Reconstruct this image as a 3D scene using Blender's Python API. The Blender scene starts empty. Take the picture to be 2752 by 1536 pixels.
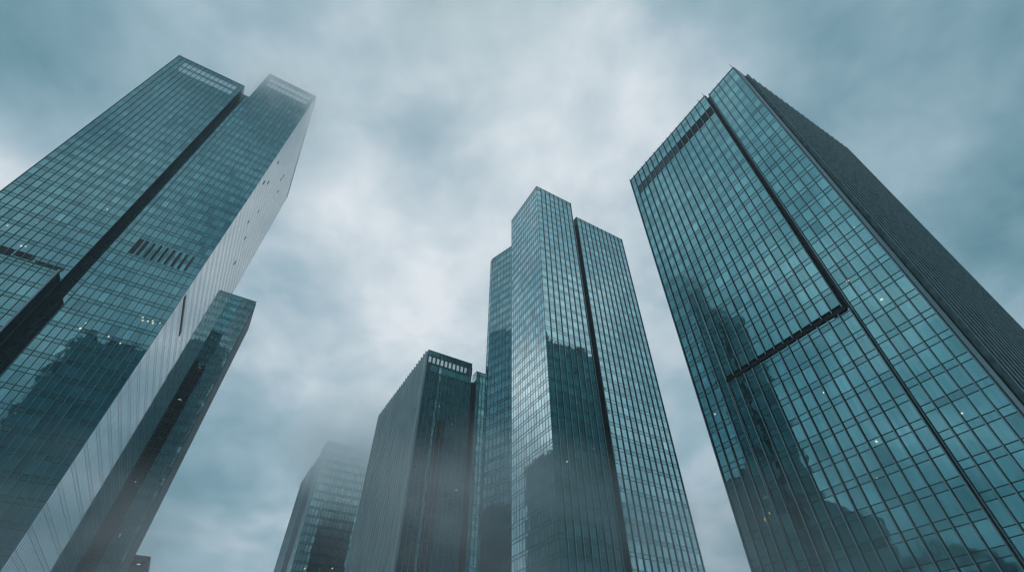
import bpy, math, random
from mathutils import Vector, Matrix

random.seed(7)
sc = bpy.context.scene
COL = sc.collection
GRID = math.radians(30)                      # the district's street grid, turned from the camera's axis
EA = Vector((math.cos(GRID), math.sin(GRID), 0))
EB = Vector((-math.sin(GRID), math.cos(GRID), 0))

# ------------------------------------------------------------------ camera
F_PX, Z_PX, W_PX, H_PX = 1282.0, 1298.0, 2752, 1536
pitch = math.pi / 2 - math.atan2(Z_PX, F_PX)
EYE = 1.6
cam = bpy.data.cameras.new('camera')
cam.sensor_width = 36
cam.lens = 36 * F_PX / W_PX
cam.clip_start, cam.clip_end = 0.1, 5000
camo = bpy.data.objects.new('camera', cam)
camo.location = (0, 0, EYE)
camo.rotation_euler = (math.pi / 2 + pitch, 0, 0)
COL.objects.link(camo)
sc.camera = camo
_R = Vector((1, 0, 0)); _F = Vector((0, math.cos(pitch), math.sin(pitch))); _U = Vector((0, -math.sin(pitch), math.cos(pitch)))


def seen(p):
    """where a world point falls in the photograph (used only to rank panes by apparent size)"""
    q = p - Vector((0, 0, EYE))
    d = q.dot(_F)
    if d < 1: return None
    return (W_PX / 2 + F_PX * q.dot(_R) / d, H_PX / 2 - F_PX * q.dot(_U) / d)


# ------------------------------------------------------------------ node helpers
def new_mat(name):
    m = bpy.data.materials.new(name)
    m.use_nodes = True
    nt = m.node_tree
    for n in list(nt.nodes): nt.nodes.remove(n)
    out = nt.nodes.new('ShaderNodeOutputMaterial')
    return m, nt, out


def N(nt, kind, **kw):
    n = nt.nodes.new(kind)
    for k, v in kw.items():
        if k.startswith('i_'):
            key = k[2:]
            n.inputs[int(key) if key.isdigit() else key.replace('_', ' ')].default_value = v
        else:
            setattr(n, k, v)
    return n


def glass(name, col, rough=0.03, wave=0.010, var=0.28):
    """reflective tinted curtain-wall glass: slight pane-to-pane tint, slow ripple in the sheet"""
    m, nt, out = new_mat(name)
    L = nt.links.new
    b = N(nt, 'ShaderNodeBsdfPrincipled', i_Metallic=1.0, i_Roughness=rough)
    at = N(nt, 'ShaderNodeAttribute', attribute_name='pane_tint')
    tc = N(nt, 'ShaderNodeTexCoord')
    hs = N(nt, 'ShaderNodeMapRange', i_1=0.0, i_2=1.0, i_3=1 - var, i_4=1 + var)
    L(at.outputs['Fac'], hs.inputs[0])
    # faint rain streaks and dust on the sheet
    mp = N(nt, 'ShaderNodeMapping', i_Scale=(0.9, 0.9, 0.05))
    L(tc.outputs['Object'], mp.inputs[0])
    dirt = N(nt, 'ShaderNodeTexNoise', i_Scale=2.0, i_Detail=4.0)
    L(mp.outputs[0], dirt.inputs['Vector'])
    dm = N(nt, 'ShaderNodeMapRange', i_1=0.3, i_2=0.75, i_3=0.90, i_4=1.10)
    L(dirt.outputs['Fac'], dm.inputs[0])
    mul = N(nt, 'ShaderNodeMath', operation='MULTIPLY')
    L(hs.outputs[0], mul.inputs[0]); L(dm.outputs[0], mul.inputs[1])
    vm = N(nt, 'ShaderNodeVectorMath', operation='SCALE')
    vm.inputs[0].default_value = col
    L(mul.outputs[0], vm.inputs['Scale'])
    L(vm.outputs[0], b.inputs['Base Color'])
    wn = N(nt, 'ShaderNodeTexNoise', i_Scale=0.55, i_Detail=1.5)
    L(tc.outputs['Object'], wn.inputs['Vector'])
    bp = N(nt, 'ShaderNodeBump', i_Strength=1.0, i_Distance=wave)
    L(wn.outputs['Fac'], bp.inputs['Height'])
    L(bp.outputs[0], b.inputs['Normal'])
    L(b.outputs[0], out.inputs[0])
    return m


def plain(name, col, rough=0.5, metal=0.0, var=0.25, scale=1.2, stretch=0.08):
    m, nt, out = new_mat(name)
    L = nt.links.new
    b = N(nt, 'ShaderNodeBsdfPrincipled', i_Metallic=metal, i_Roughness=rough)
    tc = N(nt, 'ShaderNodeTexCoord')
    mp = N(nt, 'ShaderNodeMapping', i_Scale=(1, 1, stretch))
    L(tc.outputs['Object'], mp.inputs[0])
    nz = N(nt, 'ShaderNodeTexNoise', i_Scale=scale, i_Detail=5.0)
    L(mp.outputs[0], nz.inputs['Vector'])
    mr = N(nt, 'ShaderNodeMapRange', i_1=0.25, i_2=0.75, i_3=1 - var, i_4=1 + var)
    L(nz.outputs['Fac'], mr.inputs[0])
    vm = N(nt, 'ShaderNodeVectorMath', operation='SCALE')
    vm.inputs[0].default_value = col
    L(mr.outputs[0], vm.inputs['Scale'])
    L(vm.outputs[0], b.inputs['Base Color'])
    L(b.outputs[0], out.inputs[0])
    return m


def clear_glass(name, col):
    m, nt, out = new_mat(name)
    L = nt.links.new
    t = N(nt, 'ShaderNodeBsdfTransparent', i_Color=(0.66, 0.80, 0.83, 1))
    g = N(nt, 'ShaderNodeBsdfGlossy', i_Color=(*col, 1), i_Roughness=0.05)
    mx = N(nt, 'ShaderNodeMixShader', i_0=0.45)
    L(t.outputs[0], mx.inputs[1]); L(g.outputs[0], mx.inputs[2]); L(mx.outputs[0], out.inputs[0])
    return m


def lamp_mat(name, col, s):
    m, nt, out = new_mat(name)
    e = N(nt, 'ShaderNodeEmission', i_Color=(*col, 1), i_Strength=s)
    nt.links.new(e.outputs[0], out.inputs[0])
    return m


M = {
    'glass_deep': glass('deep_teal_glass', (0.150, 0.325, 0.355)),
    'span_deep': glass('deep_teal_spandrel', (0.125, 0.285, 0.305), 0.06),
    'glass_green': glass('green_teal_glass', (0.225, 0.475, 0.50)),
    'span_green': glass('green_teal_spandrel', (0.21, 0.445, 0.47), 0.05),
    'glass_pale': glass('pale_teal_glass', (0.44, 0.665, 0.685)),
    'span_pale': glass('pale_teal_spandrel', (0.385, 0.60, 0.62), 0.06),
    'glass_mid': glass('mid_teal_glass', (0.27, 0.46, 0.48)),
    'span_mid': glass('mid_teal_spandrel', (0.23, 0.40, 0.42), 0.06),
    'glass_side': glass('side_glass', (0.40, 0.55, 0.60), 0.03, 0.0007, 0.10),  # side wall glass, lightened in colour for its grazing sky reflection
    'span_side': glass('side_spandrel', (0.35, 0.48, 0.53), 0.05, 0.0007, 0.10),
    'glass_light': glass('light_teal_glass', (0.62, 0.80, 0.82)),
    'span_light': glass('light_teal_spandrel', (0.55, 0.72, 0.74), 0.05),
    'glass_shade': glass('shaded_rear_glass', (0.045, 0.17, 0.18)),  # glass of rear faces, darkened so their mirror images read as shade
    'clear': clear_glass('clear_screen_glass', (0.3, 0.42, 0.45)),
    'frame': plain('dark_frame_metal', (0.030, 0.078, 0.090), 0.5, 0.0),
    'frame_pale': plain('pale_frame_metal', (0.062, 0.130, 0.145), 0.5, 0.0),
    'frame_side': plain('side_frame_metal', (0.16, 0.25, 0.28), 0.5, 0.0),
    'fin': plain('grey_fin_metal', (0.045, 0.10, 0.113), 0.45, 0.0),
    'fin_light': plain('pale_fin_metal', (0.60, 0.72, 0.735), 0.45, 0.2),
    'fin_flank': plain('green_grey_fin_metal', (0.17, 0.265, 0.27), 0.45, 0.1, 0.45, 1.6, 0.5),
    'fin_dark': plain('dark_fin_metal', (0.034, 0.078, 0.088), 0.45, 0.0),
    'edge': plain('bright_fin_nose', (0.30, 0.41, 0.45), 0.4, 0.25),
    'nose_pale': plain('pale_fin_nose', (0.52, 0.63, 0.66), 0.4, 0.1),
    'slot': plain('dark_cladding_and_shade', (0.010, 0.030, 0.036), 0.5),  # dark walls; in the grooves the occlusion shade is in the colour
    'louvre': plain('dark_louvre_metal', (0.018, 0.026, 0.028), 0.6, 0.2),
    'louvre_grey': plain('grey_louvre_metal', (0.085, 0.135, 0.145), 0.55, 0.2),
    'core': plain('core_concrete', (0.05, 0.065, 0.07), 0.8),
    'roof': plain('roof_membrane', (0.16, 0.17, 0.17), 0.9),
    'stone': plain('grey_green_cladding', (0.15, 0.215, 0.225), 0.6, 0.0, 0.2),
    'concrete': plain('weathered_concrete', (0.115, 0.135, 0.14), 0.85),
    'dark_tower': plain('dark_tower_cladding', (0.03, 0.045, 0.048), 0.5, 0.2),
    'light_warm': lamp_mat('warm_office_light', (1.0, 0.90, 0.66), 0.95),
    'light_white': lamp_mat('white_office_light', (0.92, 1.0, 0.92), 0.8),
    'light_amber': lamp_mat('amber_office_light', (1.0, 0.66, 0.25), 0.45),
    'paving': plain('plaza_paving', (0.20, 0.21, 0.21), 0.8, 0, 0.2, 0.6, 1.0),
    'leaf': plain('dark_foliage', (0.035, 0.06, 0.035), 0.7),
    'rail': plain('steel_rail', (0.10, 0.13, 0.14), 0.4, 0.6),
}


# ------------------------------------------------------------------ mesh builder
class MB:
    def __init__(self):
        self.v, self.f, self.mi, self.t, self.mats = [], [], [], [], []

    def slot(self, m):
        if m not in self.mats: self.mats.append(m)
        return self.mats.index(m)

    def quad(self, a, b, c, d, m, tint=0.5):
        i = len(self.v)
        self.v += [tuple(a), tuple(b), tuple(c), tuple(d)]
        self.f.append((i, i + 1, i + 2, i + 3)); self.mi.append(self.slot(m)); self.t.append(tint)

    def block(self, o, u, n, us, ns, zs, m, nose=None):
        """a box: us along u, ns along n (outward), zs in height, from local origin o"""
        P = [Vector((o[0] + u[0] * s + n[0] * t, o[1] + u[1] * s + n[1] * t, z)) for z in zs for t in ns for s in us]
        i = len(self.v); self.v += [tuple(p) for p in P]
        k = self.slot(m); kn = self.slot(nose) if nose else k
        for q, mm in (((0, 1, 5, 4), k), ((1, 3, 7, 5), k), ((3, 2, 6, 7), kn), ((2, 0, 4, 6), k), ((4, 5, 7, 6), k), ((2, 3, 1, 0), k)):
            self.f.append(tuple(i + x for x in q)); self.mi.append(mm); self.t.append(0.5)

    def build(self, name, parent=None, kind=None, smooth=False):
        me = bpy.data.meshes.new(name)
        me.from_pydata(self.v, [], self.f)
        for m in self.mats: me.materials.append(M[m])
        me.polygons.foreach_set('material_index', self.mi)
        at = me.attributes.new('pane_tint', 'FLOAT', 'FACE')
        at.data.foreach_set('value', self.t)
        if smooth: me.polygons.foreach_set('use_smooth', [True] * len(self.f))
        me.update()
        o = bpy.data.objects.new(name, me)
        COL.objects.link(o)
        if parent: o.parent = parent
        if kind: o['kind'] = kind
        return o


def add_tube(mb, p, q, r, m, seg=6, r2=None):
    p, q = Vector(p), Vector(q); ax = (q - p).normalized()
    s = ax.orthogonal().normalized(); t = ax.cross(s)
    r2 = r if r2 is None else r2
    i = len(mb.v)
    for c, rr in ((p, r), (q, r2)):
        for k in range(seg):
            a = 2 * math.pi * k / seg
            mb.v.append(tuple(c + (s * math.cos(a) + t * math.sin(a)) * rr))
    sl = mb.slot(m)
    for k in range(seg):
        k2 = (k + 1) % seg
        mb.f.append((i + k, i + k2, i + seg + k2, i + seg + k)); mb.mi.append(sl); mb.t.append(.5)
    mb.f.append(tuple(i + seg + k for k in range(seg))); mb.mi.append(sl); mb.t.append(.5)


# ------------------------------------------------------------------ towers
class Tower:
    def __init__(self, name, label, a, b, cat='tower'):
        e = bpy.data.objects.new(name, None)
        COL.objects.link(e)
        e.empty_display_size = 5
        e.location = EA * a + EB * b
        e.rotation_euler = (0, 0, GRID)
        e['label'] = label; e['category'] = cat
        self.e, self.a, self.b = e, a, b
        self.panes, self.span, self.frames, self.fins, self.walls = [], MB(), MB(), [], MB()
        self.caps, self.lamps = MB(), []

    def w(self, x, y, z): return EA * (self.a + x) + EB * (self.b + y) + Vector((0, 0, z))

    def L(self, a, b): return (a - self.a, b - self.b)

    def core(self, poly, z0, z1, m='core'):
        """the structure behind the glass: a closed prism over a counter-clockwise outline (absolute grid coordinates)"""
        mb = self.walls; pts = [self.L(*p) for p in poly]; n = len(pts); i = len(mb.v)
        mb.v += [(x, y, z0) for x, y in pts] + [(x, y, z1) for x, y in pts]
        k = mb.slot(m); kr = mb.slot('roof')
        for j in range(n):
            j2 = (j + 1) % n
            mb.f.append((i + j, i + j2, i + n + j2, i + n + j)); mb.mi.append(k); mb.t.append(.5)
        mb.f.append(tuple(i + n + j for j in range(n))); mb.mi.append(kr); mb.t.append(.5)

    def facade(self, p0, p1, z1, bays, fh, z0=0.0, vis='glass_deep', sp='span_deep', sp_h=0.27, top=1.0,
               mull=0.07, mull_d=0.06, tran=0.07, tran_d=0.05, fin=None, tilt=0.0024, style=None, cap=True, frame='frame', first_gap=0.0):
        """one curtain-wall face from p0 to p1 (counter-clockwise, absolute grid coordinates)"""
        p0, p1 = Vector(self.L(*p0)), Vector(self.L(*p1))
        d = p1 - p0; ln = d.length; u = d / ln; n = Vector((u.y, -u.x))
        bw = ln / bays
        rows = int((z1 - top - z0) / fh)
        lines = [z1 - top]
        for r in range(rows + 1):
            zt = z1 - top - r * fh
            zs, zb = zt - fh * sp_h, max(zt - fh, z0)
            if zs <= z0: break
            lines += [zs, zb]
            for kd, (lo, hi) in (('s', (zs, zt)), ('v', (zb, zs))):
                for k in range(bays):
                    st = style(r, k, kd) if style else None
                    if st == 'open': continue
                    m = st if st else (vis if kd == 'v' else sp)
                    s0, s1 = k * bw, (k + 1) * bw
                    tx, ty = random.gauss(0, tilt), random.gauss(0, tilt)
                    q = []
                    for s, z, cs, cz in ((s0, lo, -1, -1), (s1, lo, 1, -1), (s1, hi, 1, 1), (s0, hi, -1, 1)):
                        o = tx * cs * bw / 2 + ty * cz * (hi - lo) / 2
                        q.append((p0.x + u.x * s + n.x * o, p0.y + u.y * s + n.y * o, z))
                    tint = min(1, max(0, random.gauss(.5, .14)))
                    if random.random() < .05: tint = random.choice((.0, .1, .9, 1.0))
                    if kd == 'v': self.panes.append((q, m, tint))
                    else: self.span.quad(*q, m, tint)
        # head pane band above the first line
        for k in range(bays):
            s0, s1 = k * bw, (k + 1) * bw
            st = style(-1, k, 's') if style else None
            q = [(p0.x + u.x * s, p0.y + u.y * s, z) for s, z in ((s0, z1 - top), (s1, z1 - top), (s1, z1), (s0, z1))]
            if top > 0: self.span.quad(*q, st or sp, random.uniform(.35, .65))
        fr = self.frames
        for z in lines:
            fr.block(p0, u, n, (0, ln), (-.02, tran_d), (z - tran / 2, z + tran / 2), frame)
        for k in range(bays + 1):
            s = min(max(k * bw, mull / 2), ln - mull / 2)
            fr.block(p0, u, n, (s - mull / 2, s + mull / 2), (-.02, mull_d + .003), (z0, z1), frame)
        if cap:
            self.caps.block(p0, u, n, (-.05, ln + .05), (-.25, .12), (z1, z1 + .22), frame)
        if fin:
            step = fin.get('step', 1); s = fin.get('start', 0) * bw
            while s <= ln + .01:
                ss = min(max(s, fin['w'] / 2), ln - fin['w'] / 2)
                if s >= first_gap:
                    mb = MB()
                    jz = random.uniform(-.12, .12)
                    mb.block(p0, u, n, (ss - fin['w'] / 2, ss + fin['w'] / 2), (mull_d + .006, fin['d']), (fin.get('z0', z0), z1 + fin.get('over', .3) + jz), fin.get('m', 'fin'), fin.get('nose'))
                    mid = self.w(p0.x + u.x * ss, p0.y + u.y * ss, z1 * .7)
                    self.fins.append((mid, mb))
                s += bw * step

    def wall(self, p0, p1, z0, z1, m, depth=0.0):
        """a flat clad wall panel"""
        p0, p1 = self.L(*p0), self.L(*p1)
        mb = MB()
        mb.quad((*p0, z0), (*p1, z0), (*p1, z1), (*p0, z1), m)
        return mb

    def part(self, name, mb, parent=None): return mb.build(name, parent or self.e)

    def box_part(self, name, a, b, z, m, parent=None):
        mb = MB(); o = (0, 0)
        mb.block(o, (1, 0), (0, 1), (a[0] - self.a, a[1] - self.a), (b[0] - self.b, b[1] - self.b), z, m)
        if m == 'slot' and z[1] - z[0] > 20:          # floor joints of the dark walls
            h = z[1] - 1.5
            while h > z[0] + 1:
                mb.block(o, (1, 0), (0, 1), (a[0] - self.a - .03, a[1] - self.a + .03), (b[0] - self.b - .03, b[1] - self.b + .03), (h, h + .22), 'frame' if random.random() > .15 else 'fin')
                h -= 4.0 if random.random() > .1 else 2.9
        return mb.build(name, parent or self.e)

    def lamp(self, a, b, z, axis, w=.6, h=.3, m='light_warm', skew=0.0):
        """a lit ceiling fitting showing at the window: a small uneven lit shape on the pane"""
        mb = MB(); x, y = self.L(a, b); k = 7
        pts = []
        for j in range(k):
            an = 2 * math.pi * j / k
            s = math.cos(an) * w / 2 * random.uniform(.75, 1.1); t = math.sin(an) * h / 2 * random.uniform(.75, 1.1) + skew * math.cos(an) * w / 2
            pts.append((x + s, y, z + t) if axis == 'b' else (x, y - s, z + t))
        i = len(mb.v); mb.v += pts
        mb.f.append(tuple(range(k))); mb.mi.append(mb.slot(m)); mb.t.append(.5)
        self.lamps.append((Vector((x, y, z)), mb.build('ceiling_light', self.e)))

    def finish(self, n_windows=100, n_fins=90):
        rank = []
        for i, (q, m, t) in enumerate(self.panes):
            pr = [seen(self.w(*p)) for p in q]
            if any(p is None for p in pr): rank.append((0, i)); continue
            ar = abs(sum(pr[j][0] * pr[(j + 1) % 4][1] - pr[(j + 1) % 4][0] * pr[j][1] for j in range(4))) / 2
            cx, cy = sum(p[0] for p in pr) / 4, sum(p[1] for p in pr) / 4
            a0 = self.w(*q[0]); nrm = (self.w(*q[1]) - a0).cross(self.w(*q[3]) - a0)
            vis = 0 < cx < W_PX and 0 < cy < H_PX and nrm.dot(a0 - Vector((0, 0, EYE))) < 0
            rank.append((ar if vis else 0, i))
        rank.sort(reverse=True)
        pick = {i for ar, i in rank[:n_windows] if ar > 0}
        rest = MB(); wins = []
        for i, (q, m, t) in enumerate(self.panes):
            if i in pick:
                mb = MB(); mb.quad(*q, m, t); wins.append((q, mb.build('window', self.e)))
            else: rest.quad(*q, m, t)
        for c, lo in self.lamps:
            for q, wo in wins:
                mid = sum((Vector(p) for p in q), Vector()) / 4
                if abs(mid.z - c.z) < abs(q[2][2] - q[0][2]) / 2 and (mid - c).xy.length < 1.1: lo.parent = wo; break
        if rest.f: rest.build('glazing', self.e, 'stuff')
        if self.span.f: self.span.build('spandrel', self.e)
        if self.frames.f: self.frames.build('glazing_grid', self.e)
        if self.walls.f: self.walls.build('wall', self.e)
        if self.caps.f: self.caps.build('parapet', self.e)
        self.fins.sort(key=lambda t: t[0].length)
        for mid, mb in self.fins[:n_fins]: mb.build('fin', self.e)
        if len(self.fins) > n_fins:
            al = MB()
            for mid, mb in self.fins[n_fins:]:
                o = len(al.v); al.v += mb.v
                al.f += [tuple(o + x for x in f) for f in mb.f]
                al.mi += [al.slot(mb.mats[k]) for k in mb.mi]; al.t += mb.t
            al.build('fin', self.e, 'stuff')


def rect(a0, a1, b0, b1, inset=.3):
    return [(a0 + inset, b0 + inset), (a1 - inset, b0 + inset), (a1 - inset, b1 - inset), (a0 + inset, b1 - inset)]


def mast(t, a, b, z, h, lean=(0, 0)):
    mb = MB(); x, y = t.L(a, b)
    add_tube(mb, (x, y, z - .3), (x + lean[0], y + lean[1], z + h), .07, 'rail', 5, .04)
    mb.build('roof_mast', t.e)


# ---- tall twin-slab tower on the left
T = Tower('glass_tower', 'tall dark teal tower of two slabs parted by a black slot, tops in cloud', -76.2, 122.3)
FIN_L = dict(d=.2, w=.07, m='fin', nose='edge', over=.15)
LT = dict(tran=.13, tran_d=.06)


def style_left(r, k, kd):
    if r in (1,) and kd == 'v' and 2 <= k <= 13: return 'clear'
    if r in (0,) and kd == 'v' and 2 <= k <= 13: return 'clear'
    if r in (2, 3) and 1 <= k <= 14: return 'span_deep'
    return None


def style_right(r, k, kd):
    if r in (0, 1) and kd == 'v' and 1 <= k <= 11: return 'clear'
    if r in (2, 3) and 1 <= k <= 12: return 'span_deep'
    return None


T.core(rect(-76.2, -52.7, 122.3, 184), 0, 182.8)
T.core(rect(-48.9, -29.3, 122.3, 184), 0, 199.8)
T.core([(-53.2, 125.8), (-48.4, 125.8), (-48.4, 183), (-53.2, 183)], 0, 190)
T.facade((-76.2, 122.3), (-52.7, 122.3), 192, 15, 4.0, **LT, style=style_left, fin=FIN_L, top=1.6)
T.facade((-48.9, 122.3), (-29.3, 122.3), 209, 13, 4.0, **LT, style=style_right, fin=FIN_L, top=1.6)
T.facade((-52.7, 125.5), (-48.9, 125.5), 191, 3, 4.0, **LT, fin=dict(d=.35, w=.07, m='fin_dark', nose='fin', over=0), top=1.0)
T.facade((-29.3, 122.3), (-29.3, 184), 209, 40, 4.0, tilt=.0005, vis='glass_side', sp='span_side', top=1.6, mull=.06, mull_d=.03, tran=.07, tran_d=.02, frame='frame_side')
T.facade((-29.3, 184), (-76.2, 184), 192, 30, 4.0, vis='glass_pale', sp='span_pale', mull_d=.03, top=1.6)  # back given paler glass to brighten its image in the slab behind
T.facade((-76.2, 184), (-76.2, 122.3), 192, 40, 4.0, mull_d=.03, top=1.6)
T.box_part('recess_wall', (-52.82, -52.62), (122.45, 125.4), (0, 188.6), 'slot')
T.box_part('screen_wall', (-48.9, -48.75), (122.5, 184), (0, 208.6), 'span_deep')
T.box_part('screen_wall', (-52.75, -52.6), (122.4, 184), (188.65, 192), 'span_deep')
for k in range(9):                                   # tall dark ventilation slots
    a = -45.7 + k * 1.62
    T.box_part('vent_slot', (a - .1, a + (.95 if k == 0 else .55)), (122.21, 122.29), (95.9, 101.6), 'slot')
# lower wing standing a little forward, its black flank and its louvred head
T.core(rect(-112, -52.9, 118.6, 122.0, .25), 0, 81)
T.facade((-112, 118.6), (-52.9, 118.6), 81.8, 38, 4.0, **LT, fin=FIN_L, top=.8)
T.box_part('flank_wall', (-53.1, -52.75), (118.62, 122.25), (0, 81.7), 'slot')
T.box_part('corner_trim', (-53.05, -52.7), (118.25, 118.55), (0, 82.1), 'edge')
for a0, a1, z in ((-70, -64.2, 84.7), (-63.6, -60.2, 84.9), (-59.4, -54.0, 84.4)):
    T.box_part('louvre_band', (a0, a1), (122.14, 122.29), (z, z + (1.5 if a1 < -60 else .8)), 'louvre')
T.box_part('louvre_band', (-29.29, -29.2), (123.6, 142.5), (88.4, 89.6), 'louvre')
for b, z in ((149.3, 139.9), (156.3, 133.0), (129.4, 164.3), (133.1, 155.7), (128.0, 148.9), (148.9, 179.0), (149.8, 182.9), (156.4, 179.6), (144.8, 151.0), (139.8, 139.1)):
    T.box_part('open_vent', (-29.29, -29.2), (b - .35, b + .35), (z - random.uniform(.5, 1.1), z + .8), 'louvre')
for a, z, m in ((-34.1, 78.4, 0), (-33.8, 77.6, 0), (-32.7, 77.8, 0), (-31.9, 78.3, 0), (-31.6, 77.7, 0), (-30.3, 78.2, 0), (-34.8, 70.2, 1), (-37.6, 71.1, 1), (-43.2, 71.2, 0), (-43.0, 72.9, 0), (-69.2, 92.3, 1), (-63.9, 87.9, 1), (-63.2, 88.1, 1), (-65.3, 95.8, 1), (-56.5, 107.5, 1)):
    T.lamp(a, 122.17, z, 'b', random.uniform(.25, .5), random.uniform(.3, .7), ('light_warm', 'light_white')[m], .3)
mast(T, -76.0, 122.5, 192.2, 1.8)
T.finish()

# ---- lower slab behind it
T = Tower('glass_tower', 'lower teal glass slab tucked behind the tall twin tower, pale clad edge on its right', -76, 200.6)
T.core(rect(-76, -21.4, 200.6, 222), 0, 147)
T.facade((-76, 200.6), (-21.4, 200.6), 152, 44, 3.8, vis='glass_mid', sp='span_mid', top=1.2, mull=.08, sp_h=.3, tran=.13)
for j in range(17):                                   # the clad flank with its close vertical ribs
    b0 = 201.2 + j * 1.2
    mb = MB(); mb.block(T.L(-21.4, b0), (0, 1), (1, 0), (0, .55), (-.1, random.uniform(.16, .26)), (0, 151.4 - j * .05), 'stone'); mb.build('rib', T.e)
T.core(rect(-76, -26.4, 222.4, 272), 0, 139)
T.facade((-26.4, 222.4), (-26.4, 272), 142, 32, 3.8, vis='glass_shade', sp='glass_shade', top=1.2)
T.box_part('flank_wall', (-21.65, -21.4), (200.8, 222), (0, 151), 'stone')
for a, z, w, h, m in ((-30.4, 127.6, 1.4, .22, 'light_amber'), (-28.6, 127.2, .9, .18, 'light_amber'), (-29.6, 98.1, 2.2, .2, 'light_white'), (-29.3, 67.0, .5, .4, 'light_white'), (-25.8, 51.0, .18, 1.6, 'light_white'), (-29.3, 83.0, .6, .3, 'light_amber'), (-29.0, 112.8, 1.7, .2, 'light_amber')):
    T.lamp(a, 200.5, z, 'b', w * .65, h * .75, m)
T.finish()

# ---- stub of a far block at the foot of it
T = Tower('office_block', 'small grey concrete block with banded floors at the bottom edge, left of centre', -42, 261)
T.core(rect(-42, -19.6, 261, 285, .9), 0, 59, 'dark_tower')
for k in range(13):
    T.box_part('floor_slab', (-42, -19.6), (261, 285), (58.2 - k * 4.2, 60.0 - k * 4.2), 'concrete')
for k, a in ((0, -22.6), (1, -21.5), (2, -22.4)):
    T.lamp(a, 261.6, 57.0 - k * 4.2, 'b', 1.6, .35, 'light_white')
T.finish()

# ---- central stepped tower
T = Tower('glass_tower', 'central pale teal tower of stepped slabs, the tallest corner pointing at the camera', 70.5, 100)
FIN_M = dict(d=.34, w=.13, m='fin_dark', nose='fin_light', over=.25, start=1)
T.core(rect(70.5, 89.2, 100, 122.5), 0, 181)
T.core(rect(91.5, 117.7, 100, 125), 0, 172)
T.core(rect(88.8, 92.0, 101.4, 124, .05), 0, 171.6, 'slot')
T.core([(67.4, 134), (71.2, 122.9), (92, 122.8), (92, 136)], 0, 163)
T.facade((70.5, 100), (89.2, 100), 185, 8, 4.0, tran=.12, vis='glass_pale', sp='span_pale', fin=FIN_M, top=1.4, frame='frame_pale', mull=.05)
T.facade((70.5, 122.5), (70.5, 100), 185, 15, 4.0, tran=.13, vis='glass_light', sp='span_light', top=1.4, frame='frame_pale', mull=.13, mull_d=.05)  # left face: brighter mirrored sky is put into the lighter glass colour
T.facade((91.5, 100), (117.7, 100), 176, 11, 4.0, tran=.12, vis='glass_pale', sp='span_pale', fin=dict(FIN_M, start=0), top=1.4, frame='frame_pale', mull=.05)
T.facade((91.5, 104), (91.5, 100), 176, 2, 4.0, z0=171.8, vis='glass_pale', sp='span_pale', top=1.4, frame='frame_pale')
T.facade((117.7, 100), (117.7, 125), 176, 11, 4.0, vis='glass_pale', sp='span_pale', top=1.4, frame='frame_pale')
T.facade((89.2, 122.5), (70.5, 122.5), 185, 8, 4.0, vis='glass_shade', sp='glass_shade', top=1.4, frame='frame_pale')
T.facade((67.0, 134), (70.9, 122.5), 167, 7, 4.0, tran=.14, vis='glass_mid', sp='span_mid', top=1.4, mull=.1)
T.facade((67.2, 136.3), (67.0, 134.0), 167, 1, 4.0, vis='glass_mid', sp='span_mid', top=1.4)
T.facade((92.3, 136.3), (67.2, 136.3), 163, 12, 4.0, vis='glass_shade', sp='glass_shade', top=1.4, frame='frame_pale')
T.facade((117.7, 125.2), (92.3, 125.2), 176, 12, 4.0, vis='glass_mid', sp='span_mid', top=1.4, frame='frame_pale')
T.box_part('recess_wall', (91.38, 91.5), (100.1, 101.4), (0, 171.7), 'slot')  # wall darkened in colour for the occlusion inside the groove
T.box_part('recess_wall', (89.12, 89.24), (100.05, 122), (0, 184.6), 'slot')
for a, z in ((92.1, 96.0), (74.8, 58.0), (84.5, 64.0)):
    T.lamp(a, 99.9, z, 'b', .35, .5, 'light_white')
T.finish()

# ---- shorter ribbed tower left of it
T = Tower('glass_tower', 'shorter tower left of the central one, its left side close ribbed with fins', 51.6, 160.8)


def style_b(r, k, kd):
    if r == 0 and kd == 'v': return 'clear'
    if r == 1 and kd == 'v' and 1 <= k: return 'glass_pale'
    return None


T.core(rect(51.6, 72.4, 160.8, 224.4), 0, 119.5)
T.core(rect(76.8, 83, 164.9, 180), 0, 122)
T.core(rect(72, 77.2, 168.0, 180, .05), 0, 122, 'slot')
T.facade((51.6, 160.8), (72.4, 160.8), 126, 11, 4.0, vis='glass_deep', sp='span_deep', style=style_b, tran=.13, fin=dict(d=.26, w=.09, m='fin', nose='edge', over=-6.5, start=0), top=1.9, mull=.12)
T.facade((51.6, 224.4), (51.6, 162.4), 126, 46, 4.0, vis='glass_mid', sp='span_mid', top=1.2, mull=.05, fin=dict(d=.8, w=.42, m='fin_light', nose='nose_pale', over=.3, step=2))
T.facade((51.6, 162.4), (51.6, 160.8), 126, 1, 4.0, vis='glass_pale', sp='span_pale', top=1.9)
T.facade((76.8, 164.9), (83, 164.9), 126, 4, 4.0, vis='glass_pale', sp='span_pale', tran=.12, fin=dict(d=.2, w=.1, m='fin_dark', over=0), top=1.4)
T.facade((76.8, 169), (76.8, 164.9), 126, 3, 4.0, z0=121.8, vis='glass_pale', sp='span_pale', top=1.4)
T.box_part('corner_trim', (51.42, 51.55), (160.75, 162.4), (0, 126.1), 'edge')
T.box_part('recess_wall', (76.65, 76.8), (165.0, 168.0), (0, 121.7), 'slot')  # dark colour stands in for the shade of this groove
T.box_part('recess_wall', (72.35, 72.5), (160.9, 180), (0, 125.6), 'slot')
for k in range(12):                                   # posts of the open screen round the roof
    a = 51.75 + k * 1.861
    T.box_part('screen_post', (a - .32, a + .32), (160.6, 160.95), (119.95, 124.0), 'frame')
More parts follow.
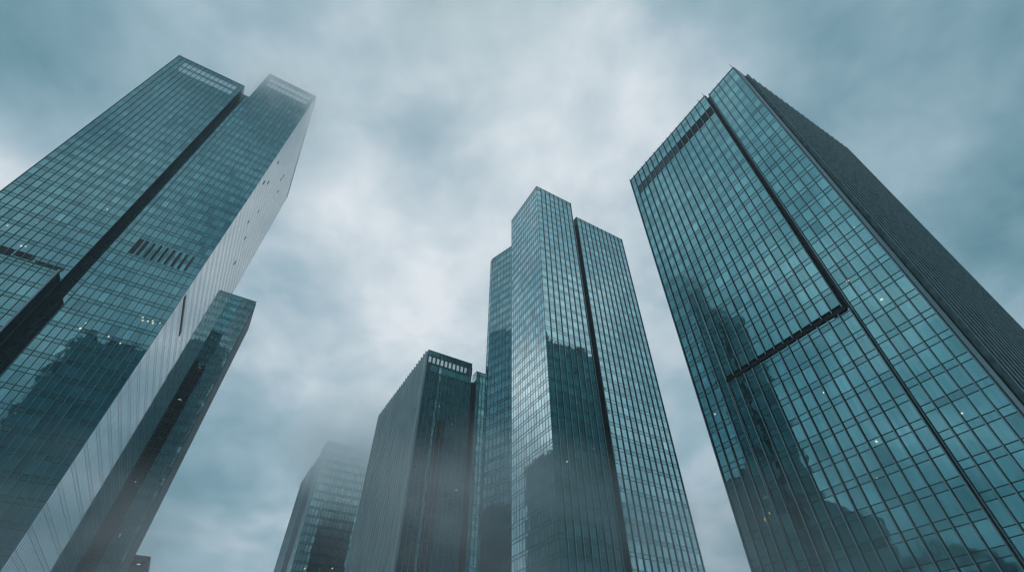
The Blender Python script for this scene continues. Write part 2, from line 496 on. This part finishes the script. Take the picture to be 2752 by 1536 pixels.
T.lamp(69.6, 160.68, 70.2, 'b', 1.1, .2, 'light_warm', .25)
T.lamp(59.4, 160.68, 101, 'b', .3, .4, 'light_white')
T.lamp(65.4, 160.68, 95, 'b', .3, .4, 'light_white')
T.finish()

# ---- far tower sunk in fog
T = Tower('glass_tower', 'far pale tower sunk in fog with floor bands, behind the ribbed tower', 37, 274)
T.core(rect(37, 64.5, 274, 342), 0, 126)


def style_f(r, k, kd):
    if k == 0 and kd == 'v' and r in (1, 3, 5): return 'light_pane'
    return None


M['light_pane'] = glass('bright_pane', (0.55, 0.66, 0.68))
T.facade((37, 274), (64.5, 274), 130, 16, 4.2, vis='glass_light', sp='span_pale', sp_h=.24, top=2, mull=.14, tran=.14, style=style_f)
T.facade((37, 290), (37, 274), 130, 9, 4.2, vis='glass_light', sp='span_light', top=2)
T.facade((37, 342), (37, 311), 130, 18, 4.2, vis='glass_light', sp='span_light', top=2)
T.box_part('recess_wall', (36.98, 37.2), (290, 311), (0, 128.5), 'slot')
for a, z in ((50.0, 104.3), (55.8, 103.5), (50.4, 101.2), (53.4, 100.6), (55.9, 100.5), (59.5, 100.0), (62.6, 99.2), (44.2, 98.5), (43.0, 66.4), (55.8, 68.0)):
    T.lamp(a, 273.85, z, 'b', .5 if z > 70 else .8, .6, 'light_warm', .5)
T.finish()

# ---- broad tower on the right
T = Tower('glass_tower', 'broad green teal glass tower filling the right side, dark finned flank and black ledge', 78.5, 14.2)


def style_r(r, k, kd):
    if r == 1: return ('louvre' if k > 9 else 'louvre_grey') if 1 <= k <= 16 else None
    return None


FIN_R = dict(d=.34, w=.16, m='fin', nose='edge', over=.45)
T.core(rect(79.8, 131, 14.2, 57.3), 0, 137)
T.core([(79.2, 24.3), (80.4, 24.3), (80.4, 57.0), (79.2, 57.0)], 56.2, 135)
T.core([(79.4, 24.3), (80.4, 24.3), (80.4, 57.0), (79.4, 57.0)], 0, 56.1)
RT = dict(tran=.11, mull=.08)
T.facade((78.9, 57.3), (78.9, 49.46), 139, 4, 4.0, vis='glass_green', sp='span_green', fin=FIN_R, top=2.2, style=style_r, **RT)
T.facade((78.9, 49.46), (78.9, 24.0), 139, 13, 4.0, z0=56, vis='glass_green', sp='span_green', fin=FIN_R, top=2.2, style=lambda r, k, kd: style_r(r, k + 4, kd), **RT)
T.facade((79.12, 49.46), (79.12, 23.28), 55.4, 13, 4.0, **RT, vis='glass_green', sp='span_green', fin=dict(FIN_R, over=0), top=.4, cap=False)
T.facade((79.8, 23.2), (79.8, 14.2), 139, 5, 4.0, **RT, vis='glass_green', sp='span_green', fin=FIN_R, top=2.2)
T.facade((78.9, 24.0), (79.75, 24.0), 139, 1, 4.0, z0=134.6, vis='glass_pale', sp='span_pale', top=2.2)
T.box_part('recess_wall', (79.0, 79.78), (23.88, 24.1), (56, 134.5), 'slot')
T.box_part('recess_wall', (79.2, 79.78), (23.3, 23.5), (0, 55.0), 'slot')
T.box_part('recess_wall', (79.8, 79.95), (23.15, 23.95), (0, 138.5), 'slot')
T.box_part('soffit_ledge', (78.85, 79.15), (24.0, 47.5), (55.66, 55.95), 'louvre')
T.box_part('soffit_ledge', (78.76, 79.15), (23.8, 26.2), (55.4, 56.05), 'louvre')
T.facade((79.8, 14.2), (83.6, 14.2), 139, 1, 4.0, vis='glass_pale', sp='span_pale', top=2.2, mull=.12)
T.box_part('corner_trim', (79.95, 82.6), (14.02, 14.13), (0, 139.2), 'edge')
T.facade((83.6, 14.2), (131, 14.2), 138.4, 40, 4.0, vis='glass_mid', sp='span_mid', top=1.2, mull=.06, fin=dict(d=.9, w=.5, m='fin_flank', nose='edge', over=.5, step=2, start=1))
T.facade((131, 57.3), (79.8, 57.3), 138.4, 26, 4.0, vis='glass_shade', sp='glass_shade', top=1.2)
for b, z, s in ((33.6, 44.6, .36), (30.2, 34.5, .36), (54.6, 50.9, .35), (32.6, 30.0, .15)):
    T.lamp(79.0 if b < 49 else 78.78, b, z, 'a', s, s, 'light_warm')
T.lamp(78.78, 51.8, 30.0, 'a', .4, .6, 'light_amber'); T.lamp(78.78, 50.6, 30.6, 'a', .25, .5, 'light_amber')
for b, z, s in ((15.6, 69.0, .2), (21.4, 60.5, .42), (18.9, 54.1, .45), (19.3, 33.9, .26)):
    T.lamp(79.68, b, z, 'a', s * 1.2, s * .8, 'light_warm')
for a0, a1, b0, b1, h in ((92, 99, 46, 54, 6), (101, 104, 48, 54, 9), (108, 119, 44, 54, 4.5), (122, 126, 48, 54, 7)):
    T.box_part('plant_room', (a0, a1), (b0, b1), (137.1, 138.4 + h), 'concrete')
mast(T, 79.7, 14.3, 139.2, 1.6, (-.6, 0)); mast(T, 78.8, 24.1, 139.2, 1.5, (-.5, 0)); mast(T, 78.9, 26.2, 139.2, 1.2, (-.5, 0))
T.finish()

# ---- buildings behind the camera that only show mirrored in the glass
T = Tower('dark_tower', 'plain dark tower behind the viewer, mirrored in the twin tower glass', -108, -95)
T.core(rect(-108, -73, -95, -60, .4), 0, 171, 'dark_tower')
T.facade((-73, -60), (-108, -60), 171, 20, 4.0, vis='span_deep', sp='span_deep', tilt=.004)
T.facade((-73, -95), (-73, -60), 171, 20, 4.0, vis='span_deep', sp='span_deep', tilt=.004)
for a, w, h in ((-104, 6, 4), (-95, 9, 3), (-84, 5, 5)):
    T.box_part('plant_room', (a, a + w), (-72, -61.5), (171.3, 171 + h), 'dark_tower')
T.finish(0, 0)
T = Tower('dark_tower', 'taller dark tower behind the viewer, mirrored in the ribbed tower glass', 100, -100)
T.core(rect(100, 145, -100, -60, .4), 0, 268, 'dark_tower')
T.facade((145, -60), (100, -60), 268, 24, 4.0, vis='span_deep', sp='span_deep', tilt=.004)
T.facade((100, -60), (100, -100), 268, 20, 4.0, vis='span_deep', sp='span_deep', tilt=.004)
T.finish(0, 0)
T = Tower('dark_tower', 'added dark tower behind the viewer, darkening the mirror image in the lower left slab', -4, -110)  # unseen tower, put in to darken part of the slab's reflections
T.core(rect(-4, 56, -110, -62, .4), 0, 288, 'dark_tower')
T.facade((56, -62), (-4, -62), 288, 36, 4.0, vis='span_deep', sp='span_deep', tilt=.004)
T.facade((-4, -62), (-4, -110), 288, 24, 4.0, vis='span_deep', sp='span_deep', tilt=.004)
T.finish(0, 0)
T = Tower('garden_building', 'low dark building with rooftop trees and pergola, mirrored in the right tower', -96, 68, 'building')
T.core(rect(-96, -72, 68, 112, .4), 0, 48, 'dark_tower')
T.facade((-72, 68), (-72, 112), 48, 24, 4.0, vis='span_deep', sp='span_deep', tilt=.004)
T.facade((-96, 68), (-72, 68), 48, 12, 4.0, vis='span_deep', sp='span_deep', tilt=.004)
pg = MB()
for y in range(8):
    by = 12 + y * 3.2
    hh = 12 * math.exp(-((y - 4) / 3.0) ** 2) + 3
    pts = [(14 + 8 * math.cos(math.pi * k / 8), by, 48 + hh * math.sin(math.pi * k / 8)) for k in range(9)]
    for k in range(8): add_tube(pg, pts[k], pts[k + 1], .16, 'rail', 5)
pg.build('pergola', T.e)
T.finish(0, 0)


def rooftop_tree(a, b, z, h, r):
    e = bpy.data.objects.new('rooftop_tree', None); COL.objects.link(e)
    e.location = EA * a + EB * b + Vector((0, 0, z))
    e['label'] = 'dark leafy tree on the roof of the low garden building'; e['category'] = 'tree'; e['group'] = 'trees on the low roof'
    tr = MB(); add_tube(tr, (0, 0, -.2), (0, 0, h * .6), .22, 'core', 7, .1); tr.build('trunk', e)
    cr = MB()
    for k in range(650):
        d = Vector((random.gauss(0, 1), random.gauss(0, 1), random.gauss(0, 1))).normalized() * (random.random() ** .45)
        c = Vector((d.x * r, d.y * r, h * .62 + d.z * h * .42))
        s = random.uniform(.18, .4); u = Vector((random.gauss(0, 1), random.gauss(0, 1), random.gauss(0, 1))).normalized(); v = u.orthogonal().normalized()
        cr.quad(c - u * s, c - v * s * .6, c + u * s, c + v * s * .6, 'leaf')
    cr.build('crown', e)


for a, b, h, r in ((-76, 74, 4, 2.6), (-75, 79, 6.5, 3.2), (-77, 84, 9, 3.6), (-75, 89, 11, 4.0), (-77, 94, 9.5, 3.8), (-75, 99, 8, 3.3), (-76, 104, 6, 3.0), (-75, 109, 4.5, 2.6)):
    rooftop_tree(a, b, 48.2, h, r)

# ------------------------------------------------------------------ ground
g = MB(); S = 420
g.quad((-S, -S, 0), (S, -S, 0), (S, S + 200, 0), (-S, S + 200, 0), 'paving')
go = g.build('ground', None, 'structure')


# ------------------------------------------------------------------ air: even haze, and banks of low cloud
def volume_mat(name, dens, col, falloff=False, nscale=2.0, lo=.45, hi=.7, seed=0.0, aniso=0.3):
    m, nt, out = new_mat(name)
    L = nt.links.new
    v = N(nt, 'ShaderNodeVolumePrincipled', i_Color=(*col, 1), i_Density=dens, i_Anisotropy=aniso)
    if falloff:
        tc = N(nt, 'ShaderNodeTexCoord')
        ln = N(nt, 'ShaderNodeVectorMath', operation='LENGTH')
        L(tc.outputs['Object'], ln.inputs[0])
        fo = N(nt, 'ShaderNodeMapRange', interpolation_type='SMOOTHSTEP', i_1=.25, i_2=.98, i_3=1.0, i_4=0.0)
        L(ln.outputs['Value'], fo.inputs[0])
        ad = N(nt, 'ShaderNodeVectorMath', operation='ADD'); ad.inputs[1].default_value = (seed, seed * 1.7, seed * .6)
        L(tc.outputs['Object'], ad.inputs[0])
        nz = N(nt, 'ShaderNodeTexNoise', i_Scale=nscale, i_Detail=3.0, i_Roughness=.5)
        L(ad.outputs[0], nz.inputs['Vector'])
        mr = N(nt, 'ShaderNodeMapRange', interpolation_type='SMOOTHSTEP', i_1=lo, i_2=hi, i_3=0.0, i_4=dens)
        L(nz.outputs['Fac'], mr.inputs[0])
        mu = N(nt, 'ShaderNodeMath', operation='MULTIPLY')
        L(fo.outputs[0], mu.inputs[0]); L(mr.outputs[0], mu.inputs[1]); L(mu.outputs[0], v.inputs['Density'])
    L(v.outputs[0], out.inputs['Volume'])
    return m


M['haze'] = volume_mat('haze', 0.00035, (0.80, 0.92, 0.98))
hz = MB(); B = 430
hz.block((0, 0), (1, 0), (0, 1), (-B, B), (-B, B + 200), (-1.0, 232), 'haze')
hz.build('haze', None, 'stuff')


def fog_bank(i, a, b, z, size, dens, nscale=1.6, lo=.3, hi=.7, aniso=.6):
    mb = MB(); k = f'fog_{i}'
    M[k] = volume_mat('fog', dens, (0.975, 0.995, 1.0), True, nscale, lo, hi, i * 3.1, aniso)
    nu, nv = 20, 12
    for y in range(nv + 1):
        th = math.pi * y / nv
        for x in range(nu):
            ph = 2 * math.pi * x / nu
            mb.v.append((math.sin(th) * math.cos(ph), math.sin(th) * math.sin(ph), math.cos(th)))
    sl = mb.slot(k)
    for y in range(nv):
        for x in range(nu):
            q = [y * nu + x, (y + 1) * nu + x, (y + 1) * nu + (x + 1) % nu, y * nu + (x + 1) % nu]
            mb.f.append(tuple(q)); mb.mi.append(sl); mb.t.append(.5)
    o = mb.build('fog_bank', None, 'stuff', True)
    o.location = EA * a + EB * b + Vector((0, 0, z)); o.scale = size; o.rotation_euler = (0, 0, GRID)
    return o


FOG = True
if FOG:
    fog_bank(1, -32, 122, 197, (34, 36, 30), .055)             # round the top of the twin tower
    fog_bank(2, 50, 254, 124, (46, 32, 42), .10)              # over the far tower
    fog_bank(3, 66, 98, 38, (64, 30, 28), .042, 2.3)               # before the central towers
    fog_bank(4, -26, 120, 24, (38, 40, 26), .023, 2.2)              # at the foot of the left towers
    fog_bank(5, 70, 42, 20, (22, 28, 17), .04)                # at the foot of the right tower

# ------------------------------------------------------------------ sky and sun
SUN_EL, SUN_AZ = math.radians(76), math.radians(-10)
w = bpy.data.worlds.new('World'); sc.world = w; w.use_nodes = True
nt = w.node_tree
for n in list(nt.nodes): nt.nodes.remove(n)
L = nt.links.new
out = N(nt, 'ShaderNodeOutputWorld'); bg = N(nt, 'ShaderNodeBackground', i_Strength=0.1)
L(bg.outputs[0], out.inputs[0])
sky = N(nt, 'ShaderNodeTexSky', sky_type='NISHITA', sun_disc=False, sun_elevation=SUN_EL, sun_rotation=SUN_AZ, air_density=1.5, dust_density=3.0)
tc = N(nt, 'ShaderNodeTexCoord')
sep = N(nt, 'ShaderNodeSeparateXYZ'); L(tc.outputs['Generated'], sep.inputs[0])
zc = N(nt, 'ShaderNodeMath', operation='ADD', i_1=.35); L(sep.outputs[2], zc.inputs[0])
zm = N(nt, 'ShaderNodeMath', operation='MAXIMUM', i_1=.2); L(zc.outputs[0], zm.inputs[0])
iv = N(nt, 'ShaderNodeMath', operation='DIVIDE', i_0=1.0); L(zm.outputs[0], iv.inputs[1])
pl = N(nt, 'ShaderNodeVectorMath', operation='SCALE'); L(tc.outputs['Generated'], pl.inputs[0]); L(iv.outputs[0], pl.inputs['Scale'])   # onto the cloud deck
warp = N(nt, 'ShaderNodeTexNoise', i_Scale=2.2, i_Detail=3.0); L(pl.outputs[0], warp.inputs['Vector'])
ws = N(nt, 'ShaderNodeVectorMath', operation='MULTIPLY_ADD'); ws.inputs[1].default_value = (.14, .14, .14)
L(warp.outputs['Color'], ws.inputs[0]); L(pl.outputs[0], ws.inputs[2])
n1 = N(nt, 'ShaderNodeTexNoise', i_Scale=2.5, i_Detail=8.0, i_Roughness=.5); L(ws.outputs[0], n1.inputs['Vector'])
n2 = N(nt, 'ShaderNodeTexNoise', i_Scale=6.0, i_Detail=8.0, i_Roughness=.52); L(ws.outputs[0], n2.inputs['Vector'])


def lin(node_out, mul, add):
    n = N(nt, 'ShaderNodeMath', operation='MULTIPLY_ADD', i_1=mul, i_2=add); L(node_out, n.inputs[0]); return n.outputs[0]


def plus(a, b):
    n = N(nt, 'ShaderNodeMath', operation='ADD'); L(a, n.inputs[0]); L(b, n.inputs[1]); return n.outputs[0]


val = plus(lin(n1.outputs['Fac'], 1.4, .50 - .70), lin(n2.outputs['Fac'], .75, -.375))
# bright and dark patches of cloud deck; upper corners carry the lens vignette
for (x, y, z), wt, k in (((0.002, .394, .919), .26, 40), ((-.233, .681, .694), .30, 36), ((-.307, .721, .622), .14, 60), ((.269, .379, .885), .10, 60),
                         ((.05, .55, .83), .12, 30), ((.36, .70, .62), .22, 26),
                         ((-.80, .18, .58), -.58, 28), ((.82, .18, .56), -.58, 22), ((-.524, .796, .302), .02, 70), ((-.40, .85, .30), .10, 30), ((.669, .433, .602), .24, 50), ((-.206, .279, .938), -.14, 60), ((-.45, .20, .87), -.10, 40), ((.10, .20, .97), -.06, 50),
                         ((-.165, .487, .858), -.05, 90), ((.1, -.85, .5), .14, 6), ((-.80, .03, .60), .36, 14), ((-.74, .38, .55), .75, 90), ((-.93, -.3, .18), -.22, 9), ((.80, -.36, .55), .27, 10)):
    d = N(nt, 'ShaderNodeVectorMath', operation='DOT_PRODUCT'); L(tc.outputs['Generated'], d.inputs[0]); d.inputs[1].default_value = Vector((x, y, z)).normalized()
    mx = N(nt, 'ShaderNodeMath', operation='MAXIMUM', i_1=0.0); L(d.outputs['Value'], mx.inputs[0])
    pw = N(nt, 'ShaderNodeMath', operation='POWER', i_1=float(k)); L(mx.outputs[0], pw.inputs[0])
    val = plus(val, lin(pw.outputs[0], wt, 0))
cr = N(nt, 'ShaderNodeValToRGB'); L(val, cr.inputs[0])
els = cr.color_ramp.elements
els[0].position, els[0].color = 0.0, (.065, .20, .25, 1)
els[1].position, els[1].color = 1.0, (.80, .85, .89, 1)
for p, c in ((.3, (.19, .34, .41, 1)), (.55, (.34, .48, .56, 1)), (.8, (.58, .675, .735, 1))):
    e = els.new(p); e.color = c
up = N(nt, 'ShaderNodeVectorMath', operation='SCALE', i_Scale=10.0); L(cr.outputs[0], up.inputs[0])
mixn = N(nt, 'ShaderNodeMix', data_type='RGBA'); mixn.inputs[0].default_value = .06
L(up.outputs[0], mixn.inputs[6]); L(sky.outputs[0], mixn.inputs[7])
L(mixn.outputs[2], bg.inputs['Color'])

sun = bpy.data.lights.new('sun', 'SUN'); sun.energy = .5; sun.angle = math.radians(14); sun.color = (1, .97, .93)
so = bpy.data.objects.new('sun', sun); COL.objects.link(so)
dv = Vector((math.sin(SUN_AZ) * math.cos(SUN_EL), math.cos(SUN_AZ) * math.cos(SUN_EL), math.sin(SUN_EL)))
so.rotation_euler = dv.to_track_quat('Z', 'Y').to_euler(); so.location = (0, 0, 300)

# ------------------------------------------------------------------ render settings
vs = sc.view_settings
vs.view_transform = 'Standard'; vs.look = 'None'; vs.exposure = 0; vs.gamma = 1; vs.use_curve_mapping = False
c = sc.cycles
c.max_bounces = 12; c.glossy_bounces = 4; c.diffuse_bounces = 2; c.transparent_max_bounces = 8; c.volume_bounces = 10
c.use_denoising = True
c.use_adaptive_sampling = True; c.adaptive_threshold = 0.02
c.filter_width = 1.3
